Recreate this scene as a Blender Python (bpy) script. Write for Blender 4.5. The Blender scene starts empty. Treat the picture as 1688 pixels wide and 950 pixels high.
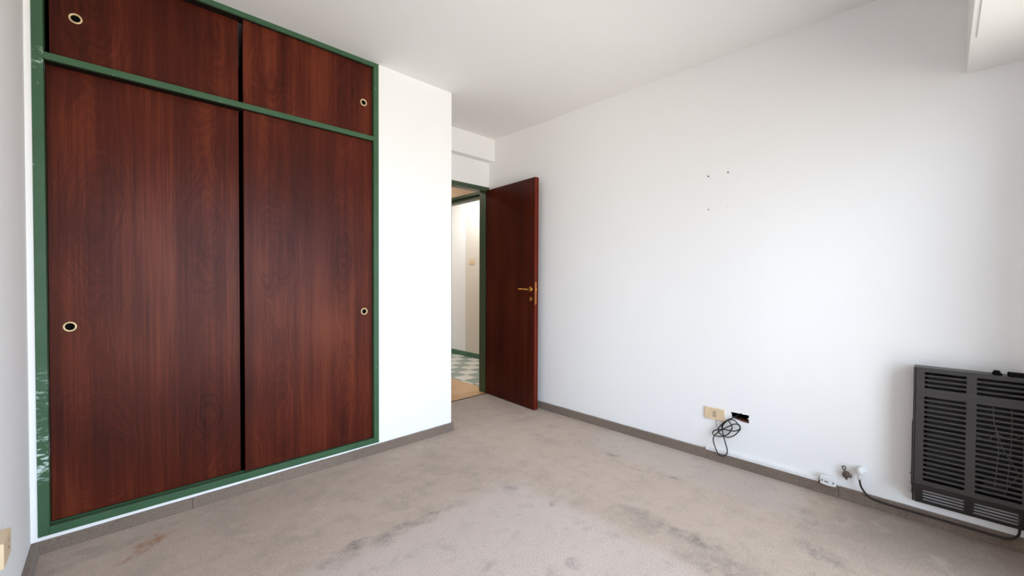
import bpy, bmesh, math, random
from mathutils import Vector, Matrix, noise as mnoise
random.seed(7)
C = bpy.context.scene.collection
sc = bpy.context.scene

# ------------------------------------------------------------------ camera
CAM_Z = 1.12
cam_d = bpy.data.cameras.new('camera')
cam_d.sensor_width = 36.0
cam_d.lens = 683.644 / 1688 * 36.0
cam_d.clip_start = 0.01
cam = bpy.data.objects.new('camera', cam_d)
C.objects.link(cam)
yaw, pitch, roll = math.radians(46.05911), math.radians(-0.90343), math.radians(0.22728)
fw = Vector((math.cos(yaw)*math.cos(pitch), math.sin(yaw)*math.cos(pitch), math.sin(pitch)))
rt = Vector((math.sin(yaw), -math.cos(yaw), 0))
up = rt.cross(fw)
r2 = rt*math.cos(roll) + up*math.sin(roll)
u2 = -rt*math.sin(roll) + up*math.cos(roll)
cam.matrix_world = Matrix(((r2.x, u2.x, -fw.x, 0), (r2.y, u2.y, -fw.y, 0), (r2.z, u2.z, -fw.z, CAM_Z), (0, 0, 0, 1)))
sc.camera = cam

# ------------------------------------------------------------------ world: overcast sky above, warm street below
w = bpy.data.worlds.new('sky'); sc.world = w; w.use_nodes = True
nt = w.node_tree; nt.nodes.clear()
wo = nt.nodes.new('ShaderNodeOutputWorld'); bg = nt.nodes.new('ShaderNodeBackground')
tc = nt.nodes.new('ShaderNodeTexCoord'); sp = nt.nodes.new('ShaderNodeSeparateXYZ')
rp = nt.nodes.new('ShaderNodeValToRGB'); mr = nt.nodes.new('ShaderNodeMapRange')
mr.inputs['From Min'].default_value = -1; mr.inputs['From Max'].default_value = 1
rp.color_ramp.elements[0].position = 0.42; rp.color_ramp.elements[0].color = (0.70, 0.685, 0.635, 1)
rp.color_ramp.elements[1].position = 0.56; rp.color_ramp.elements[1].color = (0.76, 0.925, 1.12, 1)
nt.links.new(tc.outputs['Generated'], sp.inputs[0]); nt.links.new(sp.outputs['Z'], mr.inputs['Value'])
nt.links.new(mr.outputs[0], rp.inputs[0]); nt.links.new(rp.outputs[0], bg.inputs['Color'])
bg.inputs['Strength'].default_value = 4.6
nt.links.new(bg.outputs[0], wo.inputs[0])

# ------------------------------------------------------------------ daylight portal in the window opening (guides sampling, adds no light)
WX0, WX1, WZ0, WZ1 = -0.14, 2.40, 0.06, 2.03
XL, XB, YA, YD, YW, H = -0.246, 2.725, 2.544, 3.164, -0.45, 2.515
pl = bpy.data.lights.new('window_portal', 'AREA'); pl.shape = 'RECTANGLE'
pl.size = WX1-WX0; pl.size_y = WZ1-WZ0; pl.cycles.is_portal = True
po = bpy.data.objects.new('window_portal', pl); C.objects.link(po)
po.location = ((WX0+WX1)/2, YW-0.16, (WZ0+WZ1)/2); po.rotation_euler = (math.radians(90), 0, 0)

# ------------------------------------------------------------------ exposure / colour
sc.view_settings.view_transform = 'Standard'; sc.view_settings.look = 'None'
sc.view_settings.gamma = 1.0; sc.view_settings.exposure = 0.75
sc.view_settings.use_curve_mapping = False
sc.cycles.max_bounces = 16; sc.cycles.diffuse_bounces = 12; sc.cycles.use_denoising = True
sc.cycles.sample_clamp_indirect = 8.0

# ------------------------------------------------------------------ material helpers
def lin(r, g, b):
    f = lambda c: (c/255/12.92) if c/255 <= 0.04045 else ((c/255+0.055)/1.055)**2.4
    return (f(r), f(g), f(b), 1)

class NT:
    def __init__(s, name, rough=0.5, metal=0.0, spec=0.5):
        s.m = bpy.data.materials.new(name); s.m.use_nodes = True
        s.t = s.m.node_tree; s.b = s.t.nodes['Principled BSDF']
        s.b.inputs['Roughness'].default_value = rough; s.b.inputs['Metallic'].default_value = metal
        s.b.inputs['Specular IOR Level'].default_value = spec
    def n(s, typ, **kw):
        x = s.t.nodes.new(typ)
        for k, v in kw.items(): setattr(x, k, v)
        return x
    def l(s, a, b): s.t.links.new(a, b)
    def val(s, x, inp):
        if hasattr(x, 'is_output'): s.l(x, inp)
        else: inp.default_value = x
    def math(s, op, a, b=0.0, clamp=False):
        x = s.n('ShaderNodeMath', operation=op, use_clamp=clamp); s.val(a, x.inputs[0]); s.val(b, x.inputs[1]); return x.outputs[0]
    def mix(s, fac, a, b, blend='MIX'):
        x = s.n('ShaderNodeMix', data_type='RGBA', blend_type=blend)
        s.val(fac, x.inputs[0]); s.val(a, x.inputs[6]); s.val(b, x.inputs[7]); return x.outputs[2]
    def coord(s, scale=(1, 1, 1), loc=(0, 0, 0), rot=(0, 0, 0), src='Object'):
        t = s.n('ShaderNodeTexCoord'); m = s.n('ShaderNodeMapping')
        m.inputs['Scale'].default_value = scale; m.inputs['Location'].default_value = loc; m.inputs['Rotation'].default_value = rot
        s.l(t.outputs[src], m.inputs[0]); return m.outputs[0]
    def noise(s, vec, scale=5, detail=2, rough=0.5, dist=0.0):
        x = s.n('ShaderNodeTexNoise'); s.l(vec, x.inputs['Vector'])
        x.inputs['Scale'].default_value = scale; x.inputs['Detail'].default_value = detail
        x.inputs['Roughness'].default_value = rough; x.inputs['Distortion'].default_value = dist
        return x.outputs['Fac']
    def rng(s, v, a, b, c=0.0, d=1.0, smooth=False):
        x = s.n('ShaderNodeMapRange'); x.interpolation_type = 'SMOOTHSTEP' if smooth else 'LINEAR'
        s.l(v, x.inputs['Value']); x.inputs['From Min'].default_value = a; x.inputs['From Max'].default_value = b
        x.inputs['To Min'].default_value = c; x.inputs['To Max'].default_value = d; return x.outputs[0]
    def bump(s, hgt, strength=0.2, dist=0.01):
        x = s.n('ShaderNodeBump'); s.l(hgt, x.inputs['Height'])
        x.inputs['Strength'].default_value = strength; x.inputs['Distance'].default_value = dist
        s.l(x.outputs[0], s.b.inputs['Normal'])
    def color(s, c): s.val(c, s.b.inputs['Base Color']); return s

def plain(name, rgb, rough=0.5, metal=0.0, var=0.08, scale=20, spec=0.5):
    n = NT(name, rough, metal, spec); c = lin(*rgb)
    f = n.noise(n.coord(), scale, 3)
    d = tuple(x*(1-var*2) for x in c[:3])+(1,)
    u = tuple(min(1, x*(1+var)) for x in c[:3])+(1,)
    n.color(n.mix(f, d, u)); return n.m

def plaster(name, rgb, var=0.02):
    n = NT(name, 0.75, 0, 0.25); c = lin(*rgb)
    f = n.noise(n.coord(), 1.7, 4, 0.55)
    d = tuple(x*(1-var) for x in c[:3])+(1,)
    n.color(n.mix(f, d, c))
    n.bump(n.noise(n.coord(), 60, 3), 0.04, 0.004); return n.m

def wood(name, seed, dark=(46, 17, 10), mid=(80, 31, 19), lite=(114, 54, 32), rough=0.34, spec=0.12, xc=None, off=0.2):
    """mahogany veneer: streaks along the grain, fine pores and, on the book-matched panels, cathedral figure in two mirrored columns"""
    n = NT(name, rough, 0, spec)
    streak = n.noise(n.coord((17, 17, 0.34), (seed, 2*seed, 0)), 1.0, 4, 0.62)
    fine = n.noise(n.coord((150, 150, 3.0), (seed, 0, 0)), 1.0, 2, 0.6)
    blot = n.noise(n.coord((2.4, 2.4, 1.2), (0, seed*5, seed)), 1.0, 2, 0.5)
    v = n.math('ADD', n.math('MULTIPLY', streak, 0.62), n.math('MULTIPLY', fine, 0.30))
    v = n.math('ADD', v, n.math('MULTIPLY', blot, 0.66))
    if xc is not None:
        t = n.n('ShaderNodeTexCoord'); s_ = n.n('ShaderNodeSeparateXYZ'); n.l(t.outputs['Object'], s_.inputs[0])
        u = n.math('SUBTRACT', n.math('ABSOLUTE', n.math('SUBTRACT', s_.outputs['X'], xc)), off)
        q = n.math('MULTIPLY', u, 7.5); q = n.math('MULTIPLY', q, q)
        wv = n.math('SINE', n.math('ADD', n.math('MULTIPLY', s_.outputs['Z'], 6.3), seed*2.0))
        nz = n.noise(n.coord((3.0, 3.0, 1.3), (seed, 0, seed*3)), 1.0, 3, 0.5)
        F = n.math('ADD', n.math('ADD', q, n.math('MULTIPLY', wv, 0.55)), n.math('MULTIPLY', nz, 3.4))
        lines = n.math('SINE', n.math('MULTIPLY', F, 46.0))
        lines2 = n.math('SINE', n.math('MULTIPLY', F, 17.0))
        fade = n.rng(F, 0.9, 4.2, 1.0, 0.2)
        brk = n.rng(n.noise(n.coord((7, 7, 4), (seed, 0, 0)), 1.0, 2), 0.35, 0.65, 0.35, 1.0)
        amp = n.math('MULTIPLY', fade, brk)
        v = n.math('ADD', v, n.math('MULTIPLY', n.math('MULTIPLY', lines, amp), 0.050))
        v = n.math('ADD', v, n.math('MULTIPLY', n.math('MULTIPLY', lines2, amp), 0.030))
        v = n.math('ADD', v, n.rng(F, 0.5, 1.9, -0.09, 0.02))
    f = n.rng(v, 0.55, 1.07)
    r = n.n('ShaderNodeValToRGB'); n.l(f, r.inputs[0])
    r.color_ramp.elements[0].color = lin(*dark); r.color_ramp.elements[1].color = lin(*lite)
    e = r.color_ramp.elements.new(0.5); e.color = lin(*mid)
    n.color(r.outputs[0])
    n.l(n.rng(v, 0.4, 1.1, rough+0.06, rough-0.05), n.b.inputs['Roughness'])
    n.bump(fine, 0.05, 0.001)
    return n.m

M = {}
M['wall'] = plaster('white_wall_paint', (242, 241, 240))
M['wall_cream'] = plaster('cream_wall', (222, 213, 202))  # cream tone, warmer than the white walls
M['ceil'] = plaster('ceiling_paint', (236, 235, 234))
M['boxpaint'] = plaster('shutter_box_paint', (236, 234, 230))
M['tan'] = plaster('tan_wall_paint', (214, 190, 162))
def green_paint(name, scuff):
    n = NT(name, 0.38, 0, 0.3)
    base = n.mix(n.noise(n.coord((1, 1, 1)), 7, 4), lin(52, 84, 58), lin(68, 101, 73))
    if scuff:
        st = n.noise(n.coord((26, 26, 60), rot=(0, 0.55, 0)), 1.0, 4, 0.65)
        t = n.n('ShaderNodeTexCoord'); s_ = n.n('ShaderNodeSeparateXYZ'); n.l(t.outputs['Object'], s_.inputs[0])
        z = s_.outputs['Z']
        lo = n.math('MULTIPLY', n.rng(z, 0.21, 0.27, 0, 1), n.rng(z, 0.34, 0.50, 1, 0.0))
        lo = n.math('MAXIMUM', lo, n.math('MULTIPLY', n.rng(z, 0.5, 0.56), n.rng(z, 0.62, 0.7, 0.62, 0)))
        hi = n.math('MULTIPLY', n.rng(z, 1.90, 1.93, 0, 0.55), n.rng(z, 1.98, 2.0, 1, 0))
        m_ = n.math('MAXIMUM', lo, hi)
        k = n.math('MULTIPLY', n.rng(st, 0.52, 0.62), m_, True)
        base = n.mix(k, base, lin(196, 214, 208))
    sp_ = n.noise(n.coord(), 55, 2)
    base = n.mix(n.rng(sp_, 0.74, 0.78), base, lin(150, 165, 150))
    n.color(base); n.bump(n.noise(n.coord((8, 8, 60)), 1, 3), 0.08, 0.002); return n.m
M['green'] = green_paint('green_gloss_paint', False)
M['green_scuffed'] = green_paint('green_gloss_paint_scuffed', True)
M['green_dark'] = plain('dark_green_paint', (58, 76, 52), 0.4)
M['green_tile_skirt'] = plain('green_skirting_paint', (60, 104, 74), 0.4)
M['wood_a'] = wood('mahogany_veneer_lower_left', 1.3, xc=-.362)
M['wood_b'] = wood('mahogany_veneer_lower_right', 4.7, xc=.3475)
M['wood_c'] = wood('mahogany_veneer_upper_left', 7.9, xc=-.356)
M['wood_d'] = wood('mahogany_veneer_upper_right', 11.2, xc=.3475)
M['wood_door'] = wood('mahogany_door_veneer', 15.4, (48, 16, 10), (68, 24, 14), (92, 38, 22), 0.24)
M['wood_edge'] = wood('mahogany_door_lipping', 18.0, (80, 24, 15), (104, 36, 22), (126, 50, 32), 0.35)
M['black'] = plain('deep_black', (14, 12, 12), 0.8, spec=0.1)
M['interior_and_shade'] = plain('dark_interior_and_track_shade', (30, 22, 18), 0.9, spec=0.1)  # dark cupboard inside; on the tracks the colour stands for shade
M['cream_ring'] = plain('pale_brass_ring', (235, 208, 160), 0.3, 0.25)
M['ivory'] = plain('ivory_plastic', (226, 200, 165), 0.4)
M['ivory_slot'] = plain('grey_socket_slots', (130, 110, 90), 0.5)
M['white_plastic'] = plain('white_plastic', (236, 236, 236), 0.35)
M['brass'] = plain('brass', (214, 160, 84), 0.25, 1.0)
M['copper'] = plain('aged_brass_plate', (196, 128, 78), 0.35, 0.9)
M['rubber'] = plain('black_cable_rubber', (24, 24, 28), 0.45)
M['brown_rubber'] = plain('brown_cable_rubber', (46, 34, 28), 0.5)
M['grey_wire'] = plain('grey_wire', (110, 108, 104), 0.5)
M['heater'] = plain('charcoal_enamel', (64, 60, 59), 0.38, 0.3, 0.06, 6)
M['heater_dark'] = plain('dark_inner_steel', (34, 30, 28), 0.55, 0.3)
M['steel'] = plain('bright_steel', (196, 194, 190), 0.25, 1.0)
M['wire_light'] = plain('pale_wire', (118, 114, 108), 0.5)
M['tap'] = plain('dull_bronze', (104, 90, 78), 0.5, 0.4, 0.2, 60)
M['brick_red'] = plain('raw_plaster_edge', (110, 66, 44), 0.9)
M['tile_white'] = plain('off_white_tile', (232, 225, 214), 0.35, 0, 0.06, 9)
M['tile_green'] = plain('grey_green_tile', (152, 164, 152), 0.35, 0, 0.08, 9)
M['grout'] = plain('dark_grout', (120, 116, 106), 0.8)
def parquet(name, a, b):
    n = NT(name, 0.35, 0, 0.4); f = n.noise(n.coord((4, 60, 60)), 1.0, 3, 0.6); n.color(n.mix(n.rng(f, .35, .65), lin(*a), lin(*b))); return n.m
M['parquet'] = parquet('oak_parquet', (206, 158, 110), (222, 176, 128)); M['parquet2'] = parquet('oak_parquet_light', (212, 166, 120), (228, 186, 140))
M['white_frame'] = plain('white_window_frame', (232, 232, 230), 0.4)
g_ = NT('window_glass'); gt = g_.t; gt.nodes.remove(g_.b)
tr = gt.nodes.new('ShaderNodeBsdfTransparent'); gl = gt.nodes.new('ShaderNodeBsdfGlossy'); fr = gt.nodes.new('ShaderNodeFresnel')
gl.inputs['Roughness'].default_value = 0.02; mx = gt.nodes.new('ShaderNodeMixShader'); fr.inputs['IOR'].default_value = 1.25
gt.links.new(fr.outputs[0], mx.inputs[0]); gt.links.new(tr.outputs[0], mx.inputs[1]); gt.links.new(gl.outputs[0], mx.inputs[2])
gt.links.new(mx.outputs[0], gt.nodes['Material Output'].inputs[0]); M['glass'] = g_.m

def carpet(name, floor=True):
    n = NT(name, 0.95, 0, 0.08)
    n.b.inputs['Sheen Weight'].default_value = 0.15
    co = n.coord()
    big = n.noise(co, 1.6, 4, 0.6); med = n.noise(co, 6.5, 5, 0.65)
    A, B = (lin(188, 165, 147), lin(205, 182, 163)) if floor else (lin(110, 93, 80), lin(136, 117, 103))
    col = n.mix(n.rng(big, 0.3, 0.7), A, B)
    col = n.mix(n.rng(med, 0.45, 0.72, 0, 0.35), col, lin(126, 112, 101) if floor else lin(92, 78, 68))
    if floor:
        t = n.n('ShaderNodeTexCoord')
        wob = n.n('ShaderNodeTexNoise'); n.l(t.outputs['Object'], wob.inputs['Vector'])
        wob.inputs['Scale'].default_value = 7; wob.inputs['Detail'].default_value = 5; wob.inputs['Roughness'].default_value = 0.65
        vs = n.n('ShaderNodeVectorMath', operation='MULTIPLY_ADD'); n.l(wob.outputs['Color'], vs.inputs[0])
        vs.inputs[1].default_value = (0.17, 0.17, 0); vs.inputs[2].default_value = (-0.085, -0.085, 0)
        va = n.n('ShaderNodeVectorMath', operation='ADD'); n.l(t.outputs['Object'], va.inputs[0]); n.l(vs.outputs[0], va.inputs[1])
        P = va.outputs[0]
        s_ = n.n('ShaderNodeSeparateXYZ'); n.l(P, s_.inputs[0]); X, Y = s_.outputs[0], s_.outputs[1]
        # where a bed stood: cleaner, pinker pile with soiled borders
        clean = n.math('MULTIPLY', n.rng(X, 1.56, 1.70, 1, 0, True), n.rng(Y, 1.60, 1.74, 1, 0, True))
        col = n.mix(n.math('MULTIPLY', clean, 0.62), col, lin(214, 195, 186))
        # second lighter strip along the wall where furniture stood
        st = n.math('MULTIPLY', n.rng(X, 2.26, 2.38, 0, 1, True), n.rng(Y, 0.42, 0.52, 0, 1, True))
        st = n.math('MULTIPLY', st, n.rng(Y, 1.60, 1.85, 1, 0, True))
        col = n.mix(n.math('MULTIPLY', st, 0.55), col, lin(201, 186, 177))
        # warmer traffic lane between
        lane = n.math('MULTIPLY', n.rng(X, 1.75, 1.9, 0, 1, True), n.rng(X, 2.22, 2.36, 1, 0, True))
        col = n.mix(n.math('MULTIPLY', lane, 0.25), col, lin(205, 181, 162))
        # darker by the heater
        dk = n.math('MULTIPLY', n.rng(X, 1.9, 2.5, 0, 1, True), n.rng(Y, 0.15, 0.55, 1, 0, True))
        col = n.mix(n.math('MULTIPLY', dk, 0.55), col, lin(116, 99, 86))
        sm = n.noise(co, 16, 4, 0.7)
        def spot(x, y, rx, ry, ang, k, c, soft=0.3):
            nonlocal col
            m = n.n('ShaderNodeMapping', vector_type='TEXTURE'); n.l(P, m.inputs[0])
            m.inputs['Location'].default_value = (x, y, 0); m.inputs['Rotation'].default_value = (0, 0, math.radians(ang))
            m.inputs['Scale'].default_value = (rx*.85, ry*.8, 1)
            ln = n.n('ShaderNodeVectorMath', operation='LENGTH'); n.l(m.outputs[0], ln.inputs[0])
            f = n.rng(ln.outputs['Value'], soft, 1.45, k, 0.0, True)
            f = n.math('MULTIPLY', f, n.rng(sm, 0.40, 0.66, 0.10, 0.9))
            col = n.mix(f, col, c)
        D = lin(102, 91, 84); G = lin(122, 111, 105)
        for a in [(0.93, 1.68, .22, .045, 0, .8), (1.15, 1.68, .15, .03, 0, .55), (.72, 1.70, .10, .05, 10, .8), (.60, 1.66, .06, .05, 0, .6),
                  (.885, 1.50, .06, .035, 20, .55), (1.03, 1.22, .05, .03, 10, .6), (1.31, 1.0, .05, .035, 0, .85), (1.54, 1.11, .03, .025, 0, .6),
                  (1.47, 1.43, .035, .02, 0, .5), (1.80, .78, .24, .07, 100, .8), (1.83, 1.02, .16, .05, 95, .6), (1.72, .55, .22, .08, 100, .6),
                  (2.32, 1.47, .07, .03, 90, .75), (2.30, 1.06, .12, .025, 95, .6), (2.24, 1.25, .08, .02, 100, .65), (2.10, .32, .13, .06, 70, .65),
                  (2.35, .42, .16, .05, 10, .6), (1.60, 1.36, .04, .03, 0, .7), (1.20, 1.04, .05, .035, 30, .5), (1.02, 1.42, .045, .03, 0, .4),
                  (1.28, 1.30, .03, .03, 0, .45), (1.52, 2.40, .03, .012, 40, .9), (1.62, 2.47, .1, .03, 0, .5), (-.13, 2.40, .12, .08, 0, .45),
                  (1.1, 1.85, .12, .05, 0, .3), (2.2, 1.9, .16, .08, 100, .35), (1.55, 1.62, .09, .06, 45, .6), (2.55, -.05, .3, .25, 0, .4)]:
            spot(*a, D if a[5] > .5 else G)
        R = lin(164, 104, 54)
        spot(.085, 2.285, .115, .030, 46, 1.5, R, .4); spot(.11, 2.33, .08, .04, 48, .8, R, .3); spot(.03, 2.37, .07, .03, 30, .5, lin(150, 112, 78), .3)
    if floor:
        fl = n.noise(n.coord((1, 1, 1), (3.3, 1.2, 0)), 12, 5, 0.72)
        col = n.mix(n.rng(fl, 0.54, 0.74, 0, 0.38), col, lin(138, 122, 111))
        pale = n.noise(n.coord((1, 1, 1), (7.1, 4.2, 0)), 9, 5, 0.7)
        col = n.mix(n.rng(pale, 0.54, 0.72, 0, 0.30), col, lin(220, 203, 192))
    fib = n.noise(co, 330, 2, 0.7); rib = n.noise(n.coord((1, 1, 1)), 130, 3, 0.8)
    fv = n.math('ADD', n.math('MULTIPLY', fib, 0.5), n.math('MULTIPLY', rib, 0.5))
    col = n.mix(n.rng(fv, 0.36, 0.62, 0.0, 1.0), n.mix(0.38, col, lin(70, 58, 50)), n.mix(0.12, col, lin(235, 225, 215)))
    n.color(col); n.bump(fv, 0.7, 0.006)
    return n.m
M['carpet'] = carpet('taupe_carpet'); M['carpet_skirt'] = carpet('taupe_carpet_skirting', False)

# ------------------------------------------------------------------ geometry helpers (all take world coordinates)
def add_box(bm, x0, x1, y0, y1, z0, z1, bev=0.0, seg=2):
    b = bmesh.new(); r = bmesh.ops.create_cube(b, size=1.0)
    bmesh.ops.scale(b, vec=(abs(x1-x0), abs(y1-y0), abs(z1-z0)), verts=b.verts)
    bmesh.ops.translate(b, vec=((x0+x1)/2, (y0+y1)/2, (z0+z1)/2), verts=b.verts)
    if bev > 0: bmesh.ops.bevel(b, geom=list(b.edges), offset=bev, segments=seg, affect='EDGES', profile=0.5)
    me = bpy.data.meshes.new('t'); b.to_mesh(me); bm.from_mesh(me); b.free(); bpy.data.meshes.remove(me)
    return bm
def box(*a, **k): return add_box(bmesh.new(), *a, **k)

def catmull(pts, sub=8, closed=False):
    P = [Vector(p) for p in pts]; out = []; n = len(P)
    for i in range(n if closed else n-1):
        p0 = P[(i-1) % n] if closed or i > 0 else P[0]; p1 = P[i]; p2 = P[(i+1) % n]; p3 = P[(i+2) % n] if closed or i+2 < n else P[-1]
        for k in range(sub):
            t = k/sub
            out.append(0.5*((2*p1)+(p2-p0)*t+(2*p0-5*p1+4*p2-p3)*t*t+(3*p1-p0-3*p2+p3)*t**3))
    if not closed: out.append(P[-1])
    return out

def add_tube(bm, pts, r, sides=10, closed=False, sub=8, smooth=True):
    path = catmull(pts, sub, closed) if sub > 1 else [Vector(p) for p in pts]
    n = len(path); rings = []; ref = None
    for i, p in enumerate(path):
        t = (path[(i+1) % n]-path[i-1]) if (closed or 0 < i < n-1) else (path[1]-path[0] if i == 0 else path[-1]-path[-2])
        t.normalize()
        if ref is None: ref = t.orthogonal().normalized()
        ref = (ref - t*ref.dot(t)); ref = ref.normalized() if ref.length > 1e-6 else t.orthogonal().normalized()
        b = t.cross(ref); rr = r[i*len(r)//n] if isinstance(r, (list, tuple)) else r
        rings.append([bm.verts.new(p+(ref*math.cos(a)+b*math.sin(a))*rr) for a in [2*math.pi*k/sides for k in range(sides)]])
    for i in range(n if closed else n-1):
        A, B = rings[i], rings[(i+1) % n]
        for k in range(sides):
            f = bm.faces.new((A[k], A[(k+1) % sides], B[(k+1) % sides], B[k])); f.smooth = smooth
    if not closed:
        bm.faces.new(list(reversed(rings[0]))); bm.faces.new(rings[-1])
    return bm

def add_lathe(bm, prof, origin, axis, seg=28, sx=1.0, sy=1.0, smooth=True):
    """prof: (radius, height along axis) list"""
    ax = Vector(axis).normalized(); u = Vector((0, 0, 1)) if abs(ax.z) < 0.9 else Vector((1, 0, 0))
    u = (u-ax*u.dot(ax)).normalized(); v = ax.cross(u); o = Vector(origin); rings = []
    for r, h in prof:
        if r < 1e-6: rings.append([bm.verts.new(o+ax*h)])
        else: rings.append([bm.verts.new(o+ax*h+(u*math.cos(a)*sx+v*math.sin(a)*sy)*r) for a in [2*math.pi*k/seg for k in range(seg)]])
    for A, B in zip(rings[:-1], rings[1:]):
        for k in range(seg):
            q = [A[k % len(A)], A[(k+1) % len(A)], B[(k+1) % len(B)], B[k % len(B)]]
            q = [x for i, x in enumerate(q) if x not in q[:i]]
            if len(q) > 2:
                f = bm.faces.new(q); f.smooth = smooth
    return bm

def plate(outer, holes, thick, frame, bev=0.0):
    """flat sheet with real holes: 2-D outlines filled, given thickness, placed by frame=(origin, u axis, v axis); sheet grows along u x v from -thick to 0"""
    cu = bpy.data.curves.new('plate', 'CURVE'); cu.dimensions = '2D'; cu.fill_mode = 'BOTH'
    for loop in [outer]+list(holes):
        s = cu.splines.new('POLY'); s.points.add(len(loop)-1); s.use_cyclic_u = True
        for p, q in zip(s.points, loop): p.co = (q[0], q[1], 0, 1)
    cu.extrude = thick/2-bev; cu.bevel_depth = bev; cu.bevel_resolution = 1
    if bev: cu.offset = -bev
    o = bpy.data.objects.new('plate', cu); C.objects.link(o)
    dg = bpy.context.evaluated_depsgraph_get(); me = bpy.data.meshes.new_from_object(o.evaluated_get(dg))
    bm = bmesh.new(); bm.from_mesh(me); bpy.data.objects.remove(o); bpy.data.curves.remove(cu); bpy.data.meshes.remove(me)
    bmesh.ops.remove_doubles(bm, verts=bm.verts, dist=1e-6)
    O, U, V = (Vector(x) for x in frame); N = U.cross(V)
    for v in bm.verts: v.co = O+U*v.co.x+V*v.co.y+N*(v.co.z-thick/2)
    bmesh.ops.recalc_face_normals(bm, faces=bm.faces)
    return bm

def rect(x0, x1, y0, y1): return [(x0, y0), (x1, y0), (x1, y1), (x0, y1)]
def rrect(x0, x1, y0, y1, r, n=5):
    out = []
    for cx, cy, a in ((x1-r, y1-r, 0), (x0+r, y1-r, 90), (x0+r, y0+r, 180), (x1-r, y0+r, 270)):
        out += [(cx+r*math.cos(math.radians(a+90*k/n)), cy+r*math.sin(math.radians(a+90*k/n))) for k in range(n+1)]
    return out
def circ(x, y, r, n=28): return [(x+r*math.cos(2*math.pi*k/n), y+r*math.sin(2*math.pi*k/n)) for k in range(n)]

def world_loc(o):
    p = Vector((0, 0, 0))
    while o: p += o.location; o = o.parent
    return p
def obj(name, bm, mat, parent=None, label=None, at=None, rot=None):
    me = bpy.data.meshes.new(name)
    if at is not None: bmesh.ops.translate(bm, vec=-Vector(at), verts=bm.verts)
    elif parent is not None: bmesh.ops.translate(bm, vec=-world_loc(parent), verts=bm.verts)
    bm.to_mesh(me); bm.free()
    o = bpy.data.objects.new(name, me); C.objects.link(o); me.materials.append(mat)
    if at is not None: o.location = Vector(at) - (world_loc(parent) if parent else Vector((0, 0, 0)))
    if parent: o.parent = parent
    if label: o['label'] = label
    return o
def thing(name, label, cat, loc, group=None):
    o = bpy.data.objects.new(name, None); C.objects.link(o); o.location = loc; o.empty_display_size = 0.05
    o['label'] = label; o['category'] = cat
    if group: o['group'] = group
    return o
def tag(o, label, cat, group=None):
    o['label'] = label; o['category'] = cat
    if group: o['group'] = group
    return o
def struct(name, bm, mat, label, cat=None, at=None):
    o = obj(name, bm, mat, at=at); o['kind'] = 'structure'; o['label'] = label
    o['category'] = cat or name.split('_')[0]; return o

# ================================================================== the setting
struct('floor', box(XL-.1, XB+.1, YW-.1, 3.150, -.1, 0), M['carpet'], 'stained taupe wall-to-wall carpet of the bedroom')
struct('ceiling', box(XL-.3, XB+.3, YW-.3, YD+.1, H, H+.12), M['ceil'], 'plain white bedroom ceiling')
struct('wall_left', box(XL-.12, XL, YW-.15, YA+.75, -.1, H), M['wall'], 'narrow strip of white wall left of the wardrobe')

# wall around the wardrobe: slim strips left of and below it, the white pier beside it, its return, and the recess behind
FX0, FX1, FZ0 = -0.227, 1.247, 0.066
bm = bmesh.new()
add_box(bm, XL, FX0, YA, YA+.70, -.1, H)
add_box(bm, FX0, FX1, YA, YA+.70, -.1, FZ0)
add_box(bm, FX1, 1.822, YA, YD+.12, -.1, H)
add_box(bm, XL, FX1, YA+.70, YA+.80, -.1, H)
struct('wall_back', bm, M['wall'], 'white pier and thin strips around the built-in wardrobe')

# right wall with the broken-out box hole (u = -y, v = z, normal -x)
hole = [(-.8895, .3245), (-.862, .3262), (-.838, .3255), (-.836, .3300), (-.829, .3300), (-.826, .3255), (-.806, .3265), (-.7885, .3262),
        (-.7885, .3100), (-.7945, .3085), (-.7945, .3020), (-.7885, .3000), (-.7885, .2775), (-.820, .2790), (-.850, .2850), (-.8815, .2905), (-.8840, .3060)]
bm = plate(rect(-(YD+.1), .60, -.1, H), [hole], .004, ((XB, 0, 0), (0, -1, 0), (0, 0, 1)))
b2 = plate(rect(-(YD+.1), .60, -.1, H), [rect(-.898, -.781, .270, .336)], .116, ((XB+.004, 0, 0), (0, -1, 0), (0, 0, 1)))
m2 = bpy.data.meshes.new('t'); b2.to_mesh(m2); bm.from_mesh(m2); b2.free(); bpy.data.meshes.remove(m2)
add_box(bm, XB+.12, XB+.16, YW-.15, YD+.1, -.1, H)  # unseen backing that keeps outside light from leaking through the hole
struct('wall_right', bm, M['wall'], 'long white wall with the heater and outlets')

# wall holding the bedroom door
OX0, OX1, OZ = 1.90, XB, 2.058
bm = bmesh.new()
add_box(bm, 1.822, OX0, YD, YD+.10, -.1, H); add_box(bm, OX0, XB, YD, YD+.10, OZ, H)
struct('wall_doorway', bm, M['wall'], 'white wall above the bedroom door')
struct('trim_1', box(1.822, XB, 3.078, YD, 2.300, H, bev=.003), M['wall'], 'white beam under the ceiling above the door')

# window wall, out of frame, with the opening that lights the room
bm = bmesh.new()
add_box(bm, XL-.12, WX0, YW-.15, YW, -.1, H); add_box(bm, WX1, XB, YW-.15, YW, -.1, H)
add_box(bm, WX0, WX1, YW-.15, YW, -.1, WZ0); add_box(bm, WX0, WX1, YW-.15, YW, WZ1, H)
struct('wall_front', bm, M['wall'], 'white window wall on the street side')
# roller-shutter box over the window, with its removable lid
sb = struct('trim_2', box(XL, XB, YW, -.060, 2.046, H, bev=.002), M['boxpaint'], 'white shutter box above the window at top right corner')
obj('shutter_box_lid', box(XL+.02, 2.345, YW+.03, -.0765, 2.0425, 2.046, bev=.001), M['boxpaint'], sb)
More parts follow.
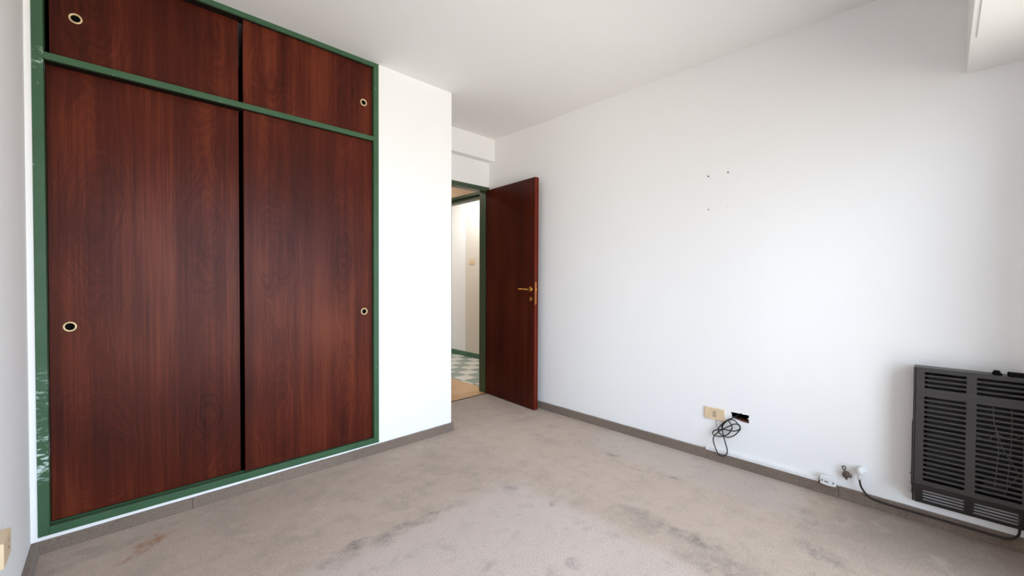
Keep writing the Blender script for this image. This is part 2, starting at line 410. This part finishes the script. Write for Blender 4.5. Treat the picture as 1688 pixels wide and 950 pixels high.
# window
wn = bpy.data.objects.new('window_1', None); C.objects.link(wn); wn.location = (1.13, YW-.08, WZ0)
wn['kind'] = 'structure'; wn['label'] = 'tall white framed balcony window lighting the room'; wn['category'] = 'window'
bm = bmesh.new(); f = .05; ya, yb = YW-.11, YW-.05
for a in ((WX0, WX1, WZ0, WZ0+f), (WX0, WX1, WZ1-f, WZ1), (WX0, WX0+f, WZ0+f, WZ1-f), (WX1-f, WX1, WZ0+f, WZ1-f), (1.10, 1.16, WZ0+f, WZ1-f)):
    add_box(bm, a[0], a[1], ya, yb, a[2], a[3], bev=.003)
obj('window_frame', bm, M['white_frame'], wn)
for a, b in ((WX0+f, 1.10), (1.16, WX1-f)):
    obj('pane', box(a, b, YW-.083, YW-.079, WZ0+f, WZ1-f), M['glass'], wn)

# carpet skirtings: each run laid in lengths, edges slightly uneven
def skirt(name, p, q, nrm, t, h0, h1, cuts, label):
    root = bpy.data.objects.new(name, None); C.objects.link(root); root.location = (p[0], p[1], 0)
    root['kind'] = 'structure'; root['label'] = label; root['category'] = 'baseboard'
    P, Q, N = Vector((*p, 0)), Vector((*q, 0)), Vector((*nrm, 0)); L = (Q-P).length; D = (Q-P).normalized()
    xs = [0]+cuts+[L]
    for a, b in zip(xs[:-1], xs[1:]):
        bm = bmesh.new(); n = max(2, int((b-a)/.05)); prev = None; a2, b2 = a+(.0008 if a > 0 else 0), b-(.0008 if b < L else 0)
        for i in range(n+1):
            s = a2+(b2-a2)*i/n; h = h0+(h1-h0)*s/L+.0016*mnoise.noise(Vector((s*9, p[0]*3, 0))); tt = t+.001*mnoise.noise(Vector((s*7, 5, p[1])))
            B = P+D*s
            ring = [bm.verts.new(B+N*o+Vector((0, 0, z))) for o, z in ((0, 0), (tt+.002, 0), (tt+.0005, h*.5), (tt, h-.003), (tt-.003, h), (0, h))]
            if prev:
                for k in range(6):
                    bm.faces.new((prev[k], prev[(k+1) % 6], ring[(k+1) % 6], ring[k]))
            else: bm.faces.new(ring)
            prev = ring
        bm.faces.new(list(reversed(prev)))
        bmesh.ops.recalc_face_normals(bm, faces=bm.faces)
        obj('carpet_strip', bm, M['carpet_skirt'], root)
    return root
skirt('baseboard_left', (XL, YW), (XL, YA-.014), (1, 0), .022, .046, .050, [1.2], 'taupe carpet skirting along the left wall')
skirt('baseboard_back', (XL, YA), (1.836, YA), (0, -1), .014, .050, .060, [.52, 1.32], 'taupe carpet skirting under the wardrobe and pier')
skirt('baseboard_return', (1.822, YA+.001), (1.822, 3.15), (1, 0), .014, .060, .060, [], 'short carpet skirting round the pier corner')
skirt('baseboard_right', (XB, 3.14), (XB, YW), (-1, 0), .016, .060, .060, [1.55, 2.12, 2.78], 'taupe carpet skirting along the long right wall')

# ---------------- hall and tiled room seen through the door
struct('floor_hall_base', box(.9, 2.81, 3.150, 5.7, -.1, -.004), M['grout'], 'subfloor of the hall', 'floor')
hall = bpy.data.objects.new('floor_hall', None); C.objects.link(hall); hall.location = (2.3, 3.6, 0)
hall['kind'] = 'structure'; hall['label'] = 'honey coloured parquet floor of the hall behind the door'; hall['category'] = 'floor'
pm = {}
for mk in ('parquet', 'parquet2'):
    for ln in (.349, .174):
        pm[mk, ln] = obj('parquet_block', box(-ln/2, ln/2, -.034, .034, -.016, 0, bev=.0008, seg=1), M[mk], hall, at=(0, 0, 0))
first = set(); row = 0; y = 3.150+.036
while y < 5.66:
    x = 2.8095
    while x > .95:
        mk = random.choice(('parquet', 'parquet', 'parquet2')); ln = .174 if (row % 2 and x > 2.80) else .349
        src = pm[mk, ln]; o = src
        if (mk, ln) in first:
            o = src.copy(); C.objects.link(o)
        first.add((mk, ln)); o.parent = hall; o.location = (x-ln/2-2.3, y-3.6, random.uniform(-.0004, .0002)); x -= ln+.0012
    y += .0692; row += 1
struct('trim_3', box(1.836, XB-.04, 3.1405, 3.1535, 0, .003, bev=.001), M['black'], 'dark threshold strip where carpet meets parquet', 'trim')
struct('ceiling_hall', box(.9, 4.0, YD+.1, 6.0, 2.5, 2.6), M['ceil'], 'ceiling of the hall and tiled room')
bm = bmesh.new(); D0, D1, DZ = 3.245, 4.055, 2.010
add_box(bm, 2.885, 2.90, YD+.1, D0, -.1, 2.5); add_box(bm, 2.81, 2.91, D1+.05, 5.7, -.1, 2.5); add_box(bm, 2.81, 2.91, YD+.1, D1+.05, DZ+.062, 2.5)
struct('wall_hall_right', bm, M['tan'], 'tan wall above the tiled room doorway')
bm = bmesh.new(); add_box(bm, .8, .9, YD+.1, 5.7, -.1, 2.5); add_box(bm, .8, 2.91, 5.7, 5.8, -.1, 2.5); add_box(bm, .9, 1.702, YA+.82, YD+.14, -.1, 2.5)
struct('wall_hall_far', bm, M['wall_cream'], 'cream end wall of the hall')
# tiled room
struct('floor_tiled_base', box(2.81, 3.82, 3.05, 5.9, -.1, -.003), M['grout'], 'grout bed under the chequered tiles', 'floor')
tf = bpy.data.objects.new('floor_tiled', None); C.objects.link(tf); tf.location = (3.3, 4.4, 0)
tf['kind'] = 'structure'; tf['label'] = 'chequered white and grey-green tile floor beyond the hall'; tf['category'] = 'floor'
tm = {k: obj('tile', box(-.0985, .0985, -.0985, .0985, -.012, 0, bev=.001, seg=1), M[k], tf, at=(0, 0, 0)) for k in ('tile_white', 'tile_green')}
half = {k: obj('tile', box(-.018, .018, -.0985, .0985, -.012, 0, bev=.001, seg=1), M[k], tf, at=(0, 0, 0)) for k in ('tile_white', 'tile_green')}
used = set()
for i in range(-2, 4):
    for j in range(-5, 10):
        k = 'tile_white' if (i+j) % 2 == 0 else 'tile_green'
        xc, yc = 3.15+.2*i, 4.045+.2*j
        src = tm[k] if i > -2 else half[k]; kk = (k, i > -2)
        if i == -2: xc = 2.85-.019
        o = src if kk not in used else src.copy()
        if kk in used: C.objects.link(o)
        used.add(kk); o.parent = tf; o.location = (xc-3.3, yc-4.4, random.uniform(-.0003, .0003))
struct('wall_tiled_room', box(3.81, 3.92, 4.939, 5.9, -.1, 2.5), M['wall'], 'white far wall of the tiled room')
struct('wall_tiled_pier', box(3.797, 3.92, 3.0, 4.939, -.1, 2.5), M['wall_cream'], 'cream projecting wall of the tiled room with the switch')
bm = bmesh.new(); add_box(bm, 2.91, 3.9, 5.85, 5.95, -.1, 2.5); add_box(bm, 2.86, 3.9, 2.95, 3.05, -.1, 2.5)
struct('wall_tiled_ends', bm, M['wall'], 'white end walls of the tiled room')
bm = box(3.798, 3.81, 4.939, 5.85, 0, .068, bev=.002); add_box(bm, 3.785, 3.797, 3.05, 4.951, 0, .070, bev=.002)
struct('baseboard_tiled', bm, M['green_tile_skirt'], 'green skirting in the tiled room', 'baseboard')

def fill_lamp_fixture(name, label, loc, power, col, size):  # ceiling lamps added out of view to brighten the hall and tiled room
    t = thing(name, label, 'added lamp', loc)
    obj('fill_lamp_base', add_lathe(bmesh.new(), [(0, 0), (.07, 0), (.07, -.02), (.03, -.03), (0, -.03)], loc, (0, 0, 1)), M['white_plastic'], t)
    l = bpy.data.lights.new(name, 'AREA'); l.shape = 'DISK'; l.size = size; l.energy = power; l.color = col
    o = bpy.data.objects.new(name+'_light', l); C.objects.link(o); o.location = (0, 0, -.05); o.parent = t
fill_lamp_fixture('fill_lamp', 'unseen ceiling lamp added to light the hall outside the bedroom', (2.1, 4.2, 2.5), 5.0, (1, .93, .83), .3)
fill_lamp_fixture('fill_lamp', 'unseen ceiling lamp added to light the tiled room', (3.3, 4.6, 2.5), 8.0, (.82, .93, 1.0), .4)

# ================================================================== door 2: green frame of the tiled room
d2 = bpy.data.objects.new('door_2', None); C.objects.link(d2); d2.location = (2.81, 3.6, 0)
d2['kind'] = 'structure'; d2['label'] = 'dark green door frame of the tiled room seen through the bedroom door'; d2['category'] = 'door frame'
obj('door_head', box(2.800, 2.91, D0, D1+.05, DZ+.030, DZ+.062, bev=.002), M['green_dark'], d2)
obj('door_stop', box(2.825, 2.91, D0, D1, DZ, DZ+.030, bev=.002), M['green_dark'], d2)
obj('jamb', box(2.800, 2.91, D1, D1+.05, 0, DZ+.030, bev=.002), M['green_dark'], d2)
obj('jamb', box(2.885, 2.91, D0-.05, D0, 0, DZ+.062, bev=.002), M['green_dark'], d2)

# ================================================================== door 1: bedroom door, open
d1 = bpy.data.objects.new('door_1', None); C.objects.link(d1); d1.location = (2.3, YD, 0)
d1['kind'] = 'structure'; d1['label'] = 'dark mahogany bedroom door standing open in a green frame'; d1['category'] = 'door'
obj('door_head', box(OX0+.04, XB, YD-.004, YD+.09, 2.018, OZ, bev=.002), M['green_dark'], d1, 'dark green door head')
obj('jamb', box(2.6835, XB, YD+.002, YD+.10, 0, 2.018, bev=.002), M['green_dark'], d1, 'dark green door jamb')
obj('jamb', box(OX0, OX0+.04, YD-.004, YD+.10, 0, OZ, bev=.002), M['green_dark'], d1, 'dark green door jamb')
# leaf frame: s from free edge (0) to hinge (L); t across thickness towards the right wall
F = Vector((2.621, 2.438, 0)); Hn = Vector((2.6775, 3.150, 0)); S = (Hn-F).normalized(); T = Vector((S.y, -S.x, 0)); LL = (Hn-F).length
def leafify(bm):
    for v in bm.verts: v.co = F+S*v.co.x+T*v.co.y+Vector((0, 0, v.co.z))
    return bm
leaf = obj('door_leaf', leafify(box(.003, LL, 0, .042, .006, 2.020, bev=.0012)), M['wood_door'], d1)
def lp(name, bm, mat, label=None): return obj(name, leafify(bm), M[mat], leaf, label)
bm = box(0, .003, 0, .024, .006, 2.020, bev=.0008); lp('edge_lipping', bm, 'wood_edge')
bm = box(0, .003, .031, .042, .006, 2.020, bev=.0008); lp('edge_lipping', bm, 'wood_edge')
lp('lock_plate', box(-.0012, .003, .002, .022, .922, 1.117, bev=.0005), 'copper', 'aged brass lock plate on the leaf edge')
lp('latch', box(-.010, 0, .007, .017, 1.040, 1.062, bev=.002), 'brass')
hs, hz = .052, 1.052
lp('rosette', add_lathe(bmesh.new(), [(0, 0), (.024, 0), (.024, .004), (.017, .009), (.0, .009)], (hs, 0, hz), (0, -1, 0)), 'brass', 'round brass handle rosette')
bm = add_tube(bmesh.new(), [(hs, -.005, hz), (hs, -.03, hz), (hs+.004, -.044, hz), (hs+.02, -.049, hz), (hs+.055, -.048, hz-.001), (hs+.085, -.046, hz+.001), (hs+.112, -.044, hz-.001)], [.0075, .0075, .008, .0085, .0075, .0085, .0095], 12)
lp('handle', bm, 'brass', 'curved brass lever handle')
bm = add_lathe(bmesh.new(), [(.005, .003), (.009, .0055), (.015, .0045), (.0165, 0), (.005, 0), (.005, .003)], (hs-.004, 0, .968), (0, -1, 0), sx=1.25)
lp('keyhole_escutcheon', bm, 'brass', 'oval brass keyhole plate')
lp('keyhole', add_lathe(bmesh.new(), [(0, .0016), (.0055, .0016), (.0055, 0)], (hs-.004, 0, .968), (0, -1, 0), sx=1.6), 'black')
lp('rear_rosette', add_lathe(bmesh.new(), [(0, 0), (.024, 0), (.02, .006), (.010, .008), (.010, .03), (.013, .033), (0, .036)], (hs, .042, hz), (0, 1, 0)), 'brass', 'brass knob on the rear of the leaf')
for hzz in (.25, 1.02, 1.80):
    lp('hinge', add_tube(bmesh.new(), [(LL+.006, .050, hzz), (LL+.006, .050, hzz+.10)], .007, 10, sub=1), 'brass')

# ================================================================== built-in wardrobe
wd = thing('built_in_wardrobe', 'tall built-in mahogany wardrobe with sliding doors in a green frame', 'wardrobe', (.51, YA+.3, FZ0))
IX0, IX1, MZ0, MZ1, IZ0, IZ1 = -.1945, 1.2135, 2.018, 2.046, .090, 2.490
y0, y1 = YA-.004, YA+.072
obj('stile', box(FX0, IX0, y0, y1, FZ0, H, bev=.0015), M['green_scuffed'], wd, 'green stile with white paint scuffs near the floor')
obj('stile', box(IX1, FX1, y0, y1, FZ0, H, bev=.0015), M['green'], wd)
obj('top_rail', box(IX0, IX1, y0, YA+.012, IZ1, H, bev=.0015), M['green'], wd)
obj('top_track', box(IX0, IX1, YA+.012, y1, IZ1+.001, H), M['interior_and_shade'], wd, 'sliding track coloured dark for the shade behind the top rail')  # shade behind the top rail put into the track colour
obj('middle_rail', box(IX0, IX1, y0, YA+.012, MZ0, MZ1, bev=.0015), M['green'], wd)
obj('middle_track', box(IX0, IX1, YA+.012, y1, MZ0+.001, MZ1-.001), M['interior_and_shade'], wd, 'sliding track coloured dark for the shade behind the top rail')  # shadow under the middle rail, painted as a dark track
obj('bottom_rail', box(IX0, IX1, y0, YA+.018, FZ0, .1005, bev=.0015), M['green'], wd)
bm = box(IX0, IX1, YA+.018, y1, FZ0, .092, bev=.001); add_box(bm, IX0, IX1, YA+.049, YA+.053, .092, .0975)
obj('bottom_track', bm, M['green'], wd)
bm = box(IX0-.03, IX1+.03, YA+.68, YA+.70, FZ0, H); add_box(bm, FX0, FX0+.012, y1, YA+.68, FZ0, H); add_box(bm, FX1-.012, FX1, y1, YA+.68, FZ0, H); add_box(bm, FX0, FX1, y1, YA+.68, MZ0, MZ1); add_box(bm, FX0, FX1, y1, YA+.68, FZ0, .085)
obj('carcass', bm, M['interior_and_shade'], wd, 'dark inside of the wardrobe')
def slider(x0, x1, z0, z1, yf, px, pz, mat, ringr):
    th = .024
    bm = plate(rect(x0, x1, z0, z1), [circ(px, pz, .0185)], th, ((0, yf, 0), (1, 0, 0), (0, 0, 1)), bev=.0008)
    d = obj('sliding_door', bm, M[mat], wd)
    bm = add_lathe(bmesh.new(), [(.0150, -.004), (.0150, .0015), (.0165, .0028), (.0195, .0028), (.0215, .0012), (.0215, 0), (.0185, 0), (.0185, -.004), (.0150, -.004)], (px, yf, pz), (0, -1, 0), 36)
    obj('finger_pull', bm, M['cream_ring'], d, 'round pale brass ring of the finger pull')
    obj('pull_cup', add_lathe(bmesh.new(), [(.0184, -.003), (.0184, -.017), (.012, -.019), (0, -.019)], (px, yf, pz), (0, -1, 0)), M['black'], d, 'black recess of the finger pull')
    return d
yr, yl = YA+.020, YA+.056
slider(-.1925, .4885, .098, 2.0165, yl, -.133, .918, 'wood_a', 0)
slider(.5035, 1.2115, .1015, 2.0165, yr, 1.159, .925, 'wood_b', 0)
slider(-.1815, .4885, MZ1+.001, IZ1-.001, yl, -.105, 2.2415, 'wood_c', 0)
slider(.5035, 1.2115, MZ1+.001, IZ1-.001, yr, 1.157, 2.252, 'wood_d', 0)

# ================================================================== gas heater on the right wall
ht = thing('wall_heater', 'charcoal metal gas heater with slotted front hanging on the white wall', 'heater', (XB, -.095, .10))
YL_, YR_ = .077, -.277            # left and right edges of the slotted front
COLS = ((.050, -.079), (-.107, -.236))
ft = .0016
def front(name, p0, p1, slots, pitch, sh):
    """one pressed panel from p0=(x,z) bottom to p1 top; slots: first slot centre distance v, count"""
    b = Vector((p0[0], 0, p0[1])); V = Vector((p1[0]-p0[0], 0, p1[1]-p0[1])); Lp = V.length; V.normalize(); U = Vector((0, -1, 0))
    v0, cnt = slots; r = sh/2
    holes = [rrect(-ya, -yb, v0-r, v0+(cnt-1)*pitch+r, r*.98) for ya, yb in COLS]
    bm = plate(rect(-YL_, -YR_, 0, Lp), holes, ft, (b, U, V), bev=.0004)
    pan = obj(name, bm, M['heater'], ht)
    # slats: the metal between two slots, waisted by the round slot ends, one mesh shared by all
    wS = COLS[0][0]-COLS[0][1]; hp = pitch/2; prof = []
    N = U.cross(V)
    def edge(u):  # half height of the slat at distance u from either end
        k = min(u, wS-u)
        return hp-(math.sqrt(max(0, r*r-(r-k)**2)) if k < r else r)
    us = [wS*0]+[r*(1-math.cos(math.pi/2*i/5)) for i in range(1, 6)]; us = us+[wS/2]+[wS-u for u in reversed(us)]
    me = None
    for ya, yb in COLS:
        for i in range(cnt-1):
            vc = v0+pitch*(i+.5); at = b+U*(-ya)+V*vc
            if me is None:
                bm = bmesh.new(); prev = None
                for u in us:
                    e = edge(u)
                    pr = ((-e, -.0022), (-e*.7, 0), (0, .0007), (e*.7, 0), (e, -.0022), (e*.6, -.0034), (-e*.6, -.0034))
                    ring = [bm.verts.new(U*u+V*s+N*(q+0.0)) for s, q in pr]
                    if prev:
                        for k in range(len(ring)): 
                            ff = bm.faces.new((prev[k], prev[(k+1) % 7], ring[(k+1) % 7], ring[k])); ff.smooth = False
                    else: bm.faces.new(ring)
                    prev = ring
                bm.faces.new(list(reversed(prev))); bmesh.ops.recalc_face_normals(bm, faces=bm.faces)
                me = bpy.data.meshes.new('slat'); bm.to_mesh(me); bm.free(); me.materials.append(M['heater'])
            o = bpy.data.objects.new('slat', me); C.objects.link(o); o.parent = pan; o.location = at-world_loc(pan)
    return pan
XF = 2.632
front('top_panel', (XF, .632), (XF+.006, .736), (.0200, 4), .0205, .0105)
front('main_panel', (XF+.001, .207), (XF, .632), (.026, 18), .0218, .0115)
front('bottom_panel', (XF+.072, .097), (XF+.001, .207), (.028, 4), .0205, .0105)
obj('top_plate', box(XF+.006, XB-.010, YR_-.008, YL_+.008, .7355, .7375, bev=.0008), M['heater'], ht)
for ye, s in ((YL_, 1), (YR_, -1)):
    a = [(XF+.004, .208), (XF+.003, .632), (XF+.009, .7355), (XB-.010, .7355), (XB-.010, .115), (XF+.074, .097)]
    bm = bmesh.new(); A = [bm.verts.new((x, ye+s*.0015, z)) for x, z in a]; B = [bm.verts.new((x, ye+s*.0085, z)) for x, z in a]
    bm.faces.new(A); bm.faces.new(B)
    for k in range(6): bm.faces.new((A[k], A[(k+1) % 6], B[(k+1) % 6], B[k]))
    bmesh.ops.recalc_face_normals(bm, faces=bm.faces); bmesh.ops.bevel(bm, geom=list(bm.edges), offset=.0012, segments=2, affect='EDGES')
    obj('side_panel', bm, M['heater'], ht)
obj('back_plate', box(XB-.010, XB-.003, YR_, YL_+.004, .20, .73, bev=.001), M['heater_dark'], ht)
bm = box(2.668, 2.713, -.085, .045, .23, .70, bev=.006)
for k in range(9): add_box(bm, 2.655, 2.669, -.080, .040, .25+k*.05, .262+k*.05, bev=.002)
obj('heat_exchanger', bm, M['heater_dark'], ht)
obj('burner_tube', add_tube(bmesh.new(), [(2.685, .06, .19), (2.685, -.1, .188), (2.685, -.25, .19)], .012, 12), M['steel'], ht)
obj('valve_block', box(2.668, 2.71, -.20, -.13, .235, .29, bev=.006), M['heater_dark'], ht)
for pts in ([(2.64, -.155, .60), (2.63, -.158, .54), (2.63, -.165, .50), (2.635, -.172, .42), (2.635, -.165, .30), (2.65, -.164, .25)],
            [(2.64, -.165, .51), (2.632, -.185, .43), (2.632, -.215, .37), (2.64, -.225, .33), (2.64, -.205, .29), (2.65, -.190, .24)],
            [(2.64, -.205, .60), (2.632, -.206, .52), (2.632, -.204, .42), (2.64, -.200, .34), (2.65, -.198, .27)],
            [(2.64, -.110, .47), (2.636, -.14, .455), (2.636, -.165, .49), (2.64, -.20, .475), (2.64, -.235, .50)]):
    obj('wire', add_tube(bmesh.new(), [(p[0]+.018, p[1], p[2]) for p in pts], .0014, 6, sub=6), M['wire_light'], ht)
bm = box(2.650, 2.682, -.178, -.150, .7375, .745, bev=.002); add_lathe(bm, [(0, .016), (.009, .015), (.011, .008), (.011, 0)], (2.665, -.163, .740), (0, 0, 1), 20)
obj('control_knob', bm, M['black'], ht, 'small black knob on the top')
obj('control_cover', box(2.640, 2.69, -.262, -.193, .7375, .752, bev=.003), M['black'], ht, 'black control cover on the top')
bm = box(2.650, 2.684, YL_+.0085, YL_+.0175, .150, .238, bev=.003)
for zz in (.165, .19, .215): add_lathe(bm, [(0, .004), (.005, .003), (.006, 0)], (2.664, YL_+.0165, zz), (0, 1, 0), 12)
obj('hanging_bracket', box(2.655, 2.71, YL_+.0085, YL_+.0115, .24, .48, bev=.001), M['black'], ht, 'thin black hanging bracket')
obj('mounting_clip', bm, M['steel'], ht, 'bright steel mounting clip low on the left side')

# ================================================================== outlets, cables and small fittings on the right wall
t = thing('outlet_plate', 'ivory outlet plate above the skirting beside the broken-out black hole', 'outlet', (XB, .983, .29))
obj('plate', box(XB-.009, XB, .9225, 1.0435, .256, .330, bev=.003), M['ivory'], t)
bm = bmesh.new()
for a in ((.972, .974, .272, .310), (.990, .992, .272, .310), (.974, .990, .308, .310), (.974, .990, .290, .292), (.974, .990, .272, .274), (.978, .986, .296, .304), (.978, .986, .278, .286)):
    add_box(bm, XB-.0098, XB-.0088, a[0], a[1], a[2], a[3])
obj('socket_slots', bm, M['ivory_slot'], t, 'grey double socket slots in the middle of the plate')
t = thing('junction_box', 'empty black junction box in a ragged hole with brown edge', 'junction box', (XB+.06, .84, .30))
bm = bmesh.new()
add_box(bm, XB+.055, XB+.060, .782, .898, .272, .335); add_box(bm, XB+.006, XB+.055, .782, .786, .272, .335); add_box(bm, XB+.006, XB+.055, .893, .897, .272, .335)
add_box(bm, XB+.006, XB+.055, .782, .898, .331, .335)
obj('box_shell', bm, M['black'], t)
obj('box_floor', box(XB+.006, XB+.055, .782, .898, .270, .2855), M['brick_red'], t, 'reddish brown broken masonry edge')
coil = [(.8604, .3035), (.88, .2915), (.9078, .2705), (.9319, .245), (.9501, .2141), (.9498, .188), (.929, .1718), (.8947, .1738), (.8592, .1951), (.8362, .2268), (.8267, .2483), (.8445, .2776), (.8681, .2858), (.8958, .2764), (.9189, .2482), (.9275, .2157), (.923, .1778), (.9063, .1391), (.8971, .1029), (.9007, .0715), (.9175, .0534), (.9421, .0546), (.9631, .079), (.9761, .1192), (.974, .1551), (.956, .1863), (.9234, .2167), (.8835, .2486), (.8561, .2662), (.8327, .2615), (.8286, .2436), (.8517, .2248), (.8871, .2154), (.9234, .2146), (.9645, .2016), (.986, .1783), (.9787, .1626), (.9392, .1668), (.8988, .1886), (.8793, .2239), (.8756, .2506), (.8918, .2723), (.9118, .2652), (.9338, .2314), (.9275, .2135)]
pts = [(XB+.04, .852, .312), (XB+.008, .856, .307)]
for i, (yy, zz) in enumerate(coil):
    k = i/len(coil); dep = .018+.016*(1-abs(2*k-1))+.008*math.sin(i*1.9)
    pts.append((XB-dep, yy, zz))
tag(obj('coiled_cable', add_tube(bmesh.new(), pts, .0033, 8, sub=7), M['rubber'], at=(XB-.03, .9, .2)), 'black cable coiled in loops hanging out of the hole in the wall', 'cable')
tag(obj('thin_wire', add_tube(bmesh.new(), [(XB-.002, .9716, .262), (XB-.006, .9714, .2524), (XB-.010, .9686, .2265), (XB-.012, .9613, .2085), (XB-.014, .9509, .2046)], .0014, 6), M['grey_wire'], at=(XB, .97, .23)),
    'thin grey wire under the ivory outlet plate leading to the coil', 'wire')
bm = box(XB-.0195, XB, .445, 1.03, .0575, .078, bev=.003)
tag(obj('cable_duct', bm, M['white_plastic'], at=(XB, .73, .06)), 'thin white cable duct on top of the carpet skirting', 'cable duct')
# white surface socket, bowed lower edge
t = thing('surface_socket', 'white surface mounted double socket at skirting height by the cable duct', 'socket', (XB-.016, .40, .06))
prof = [(-.4345, .062)]+[(-.4345+.066*k/8, .062-.004*math.sin(math.pi*k/8)-.002*k/8) for k in range(1, 8)]+[(-.3685, .060), (-.3675, .100), (-.369, .1035), (-.433, .1055), (-.4355, .102)]
obj('socket_body', plate(prof, [], .024, ((XB-.038, 0, 0), (0, -1, 0), (0, 0, 1)), bev=.002), M['white_plastic'], t)
bm = bmesh.new()
def slot(yc, zc, ln, wd_, ang):
    b = box(-.0006, .0006, -wd_/2, wd_/2, -ln/2, ln/2); bmesh.ops.rotate(b, verts=b.verts, cent=(0, 0, 0), matrix=Matrix.Rotation(math.radians(ang), 3, 'X'))
    bmesh.ops.translate(b, verts=b.verts, vec=(XB-.0382, yc, zc)); m_ = bpy.data.meshes.new('t'); b.to_mesh(m_); bm.from_mesh(m_); bpy.data.meshes.remove(m_); b.free()
for a in ((.426, .081, .008, .004, 35), (.426, .077, .008, .004, -35), (.4125, .076, .009, .0045, 30), (.403, .076, .009, .0045, -30), (.3785, .077, .008, .0055, 0)): slot(*a)
obj('socket_slots', bm, M['rubber'], t, 'dark angled socket slots')
obj('switch_rocker', box(XB-.0395, XB-.037, .386, .400, .088, .099, bev=.0008), M['white_plastic'], t)
# gas tap
t = thing('gas_tap', 'small dull bronze tap with ring handle on the wall, between socket and white plug', 'tap', (XB, .330, .1336))
bm = add_lathe(bmesh.new(), [(0, .028), (.010, .028), (.0145, .024), (.0155, .016), (.0155, .010), (.009, .008), (.009, 0)], (XB, .3305, .1336), (-1, 0, 0), 20, sx=1.15)
obj('tap_body', bm, M['tap'], t)
bm = add_tube(bmesh.new(), [(XB-.02, .3383+.0065*math.cos(a), .1675+.009*math.sin(a)) for a in [2*math.pi*k/12 for k in range(12)]], .0030, 8, closed=True, sub=2)
add_tube(bm, [(XB-.02, .3375, .159), (XB-.021, .335, .150), (XB-.022, .332, .142)], .0045, 8)
obj('ring_handle', bm, M['tap'], t)
bm = add_lathe(bmesh.new(), [(0, .016), (.007, .015), (.009, .008), (.008, 0)], (XB-.018, .322, .1325), (0, -1, -.15), 14)
add_lathe(bm, [(0, .013), (.0045, .012), (.006, 0)], (XB-.016, .3285, .121), (0, .05, -1), 12)
obj('nozzle', bm, M['tap'], t)
# white plug and its cable to the heater
t = thing('wall_plug', 'white round plug in the wall beside the heater with brown cable', 'plug', (XB, .277, .165))
obj('socket_base', add_lathe(bmesh.new(), [(0, .008), (.015, .008), (.0175, .006), (.018, 0)], (XB, .268, .170), (-1, 0, 0), 24), M['white_plastic'], t)
bm = add_lathe(bmesh.new(), [(0, .046), (.009, .045), (.0135, .040), (.0155, .030), (.0165, .012), (.0165, .006)], (XB, .272, .172), (-1, .0, 0), 24, sx=1.2)
obj('plug_body', bm, M['white_plastic'], t)
obj('plug_neck', add_lathe(bmesh.new(), [(.0, .038), (.0075, .038), (.011, .014), (.0125, 0)], (XB-.030, .2745, .170), (0, .03, -1), 16), M['white_plastic'], t)
cab = [(.2757, .140), (.2740, .122), (.2667, .0929), (.2468, .0640), (.2179, .0500), (.1625, .0445), (.0501, .0445), (-.0645, .0445), (-.1681, .0435), (-.2029, .0460), (-.2238, .0595), (-.2346, .0836), (-.2359, .130), (-.2359, .17)]
dx = [.031, .031, .029, .0245, .0235, .0225, .0225, .0225, .0225, .0235, .027, .033, .036, .036]
tag(obj('heater_cable', add_tube(bmesh.new(), [(XB-d, a, b) for d, (a, b) in zip(dx, cab)], .0046, 10), M['brown_rubber'], at=(XB-.03, 0, .05)),
    'dark brown cable running along the skirting from the white plug up into the heater', 'cable')
# four old picture fixings
for yy, zz, r, lab in ((1.039, 1.791, .0052, 'dark drilled hole high on the white wall, darkest of the four'), (.922, 1.795, .005, 'dark hole high on the white wall, upper one nearer the heater'),
                       (1.0355, 1.581, .0038, 'small hole in the white wall under the darkest one'), (.924, 1.588, .0016, 'faintest pinhole of the four marks on the white wall')):
    bm = add_lathe(bmesh.new(), [(0, -.0002), (r*.7, .0002), (r, .0006), (r*1.05, 0)], (XB, yy, zz), (-1, 0, 0), 14)
    tag(obj('screw_hole', bm, M['black'], at=(XB, yy, zz)), lab, 'hole', 'fixing holes in the right wall')
# ivory plate on the left wall
t = thing('side_outlet_plate', 'ivory outlet plate low on the wall left of the wardrobe', 'outlet', (XL, 1.877, .34))
obj('plate', box(XL, XL+.0205, 1.820, 1.935, .303, .376, bev=.003), M['ivory'], t)
bm = bmesh.new()
for zz in (.320, .334, .348): add_box(bm, XL+.004, XL+.008, 1.8193, 1.8203, zz, zz+.006)
obj('vent_slots', bm, M['ivory_slot'], t)
bm = bmesh.new()
for yy, zz in ((1.90, .352), (1.885, .335), (1.893, .335)): add_lathe(bm, [(0, .0008), (.003, .0008), (.003, 0)], (XL+.0203, yy, zz), (1, 0, 0), 10)
obj('socket_slots', bm, M['ivory_slot'], t)
# light switch in the tiled room
t = thing('light_switch', 'small ivory light switch on the cream wall beyond the doorway', 'switch', (3.797, 4.785, 1.414))
obj('plate', box(3.787, 3.797, 4.725, 4.845, 1.372, 1.455, bev=.003), M['ivory'], t)
obj('rocker', box(3.783, 3.788, 4.772, 4.798, 1.392, 1.436, bev=.001), M['ivory'], t)
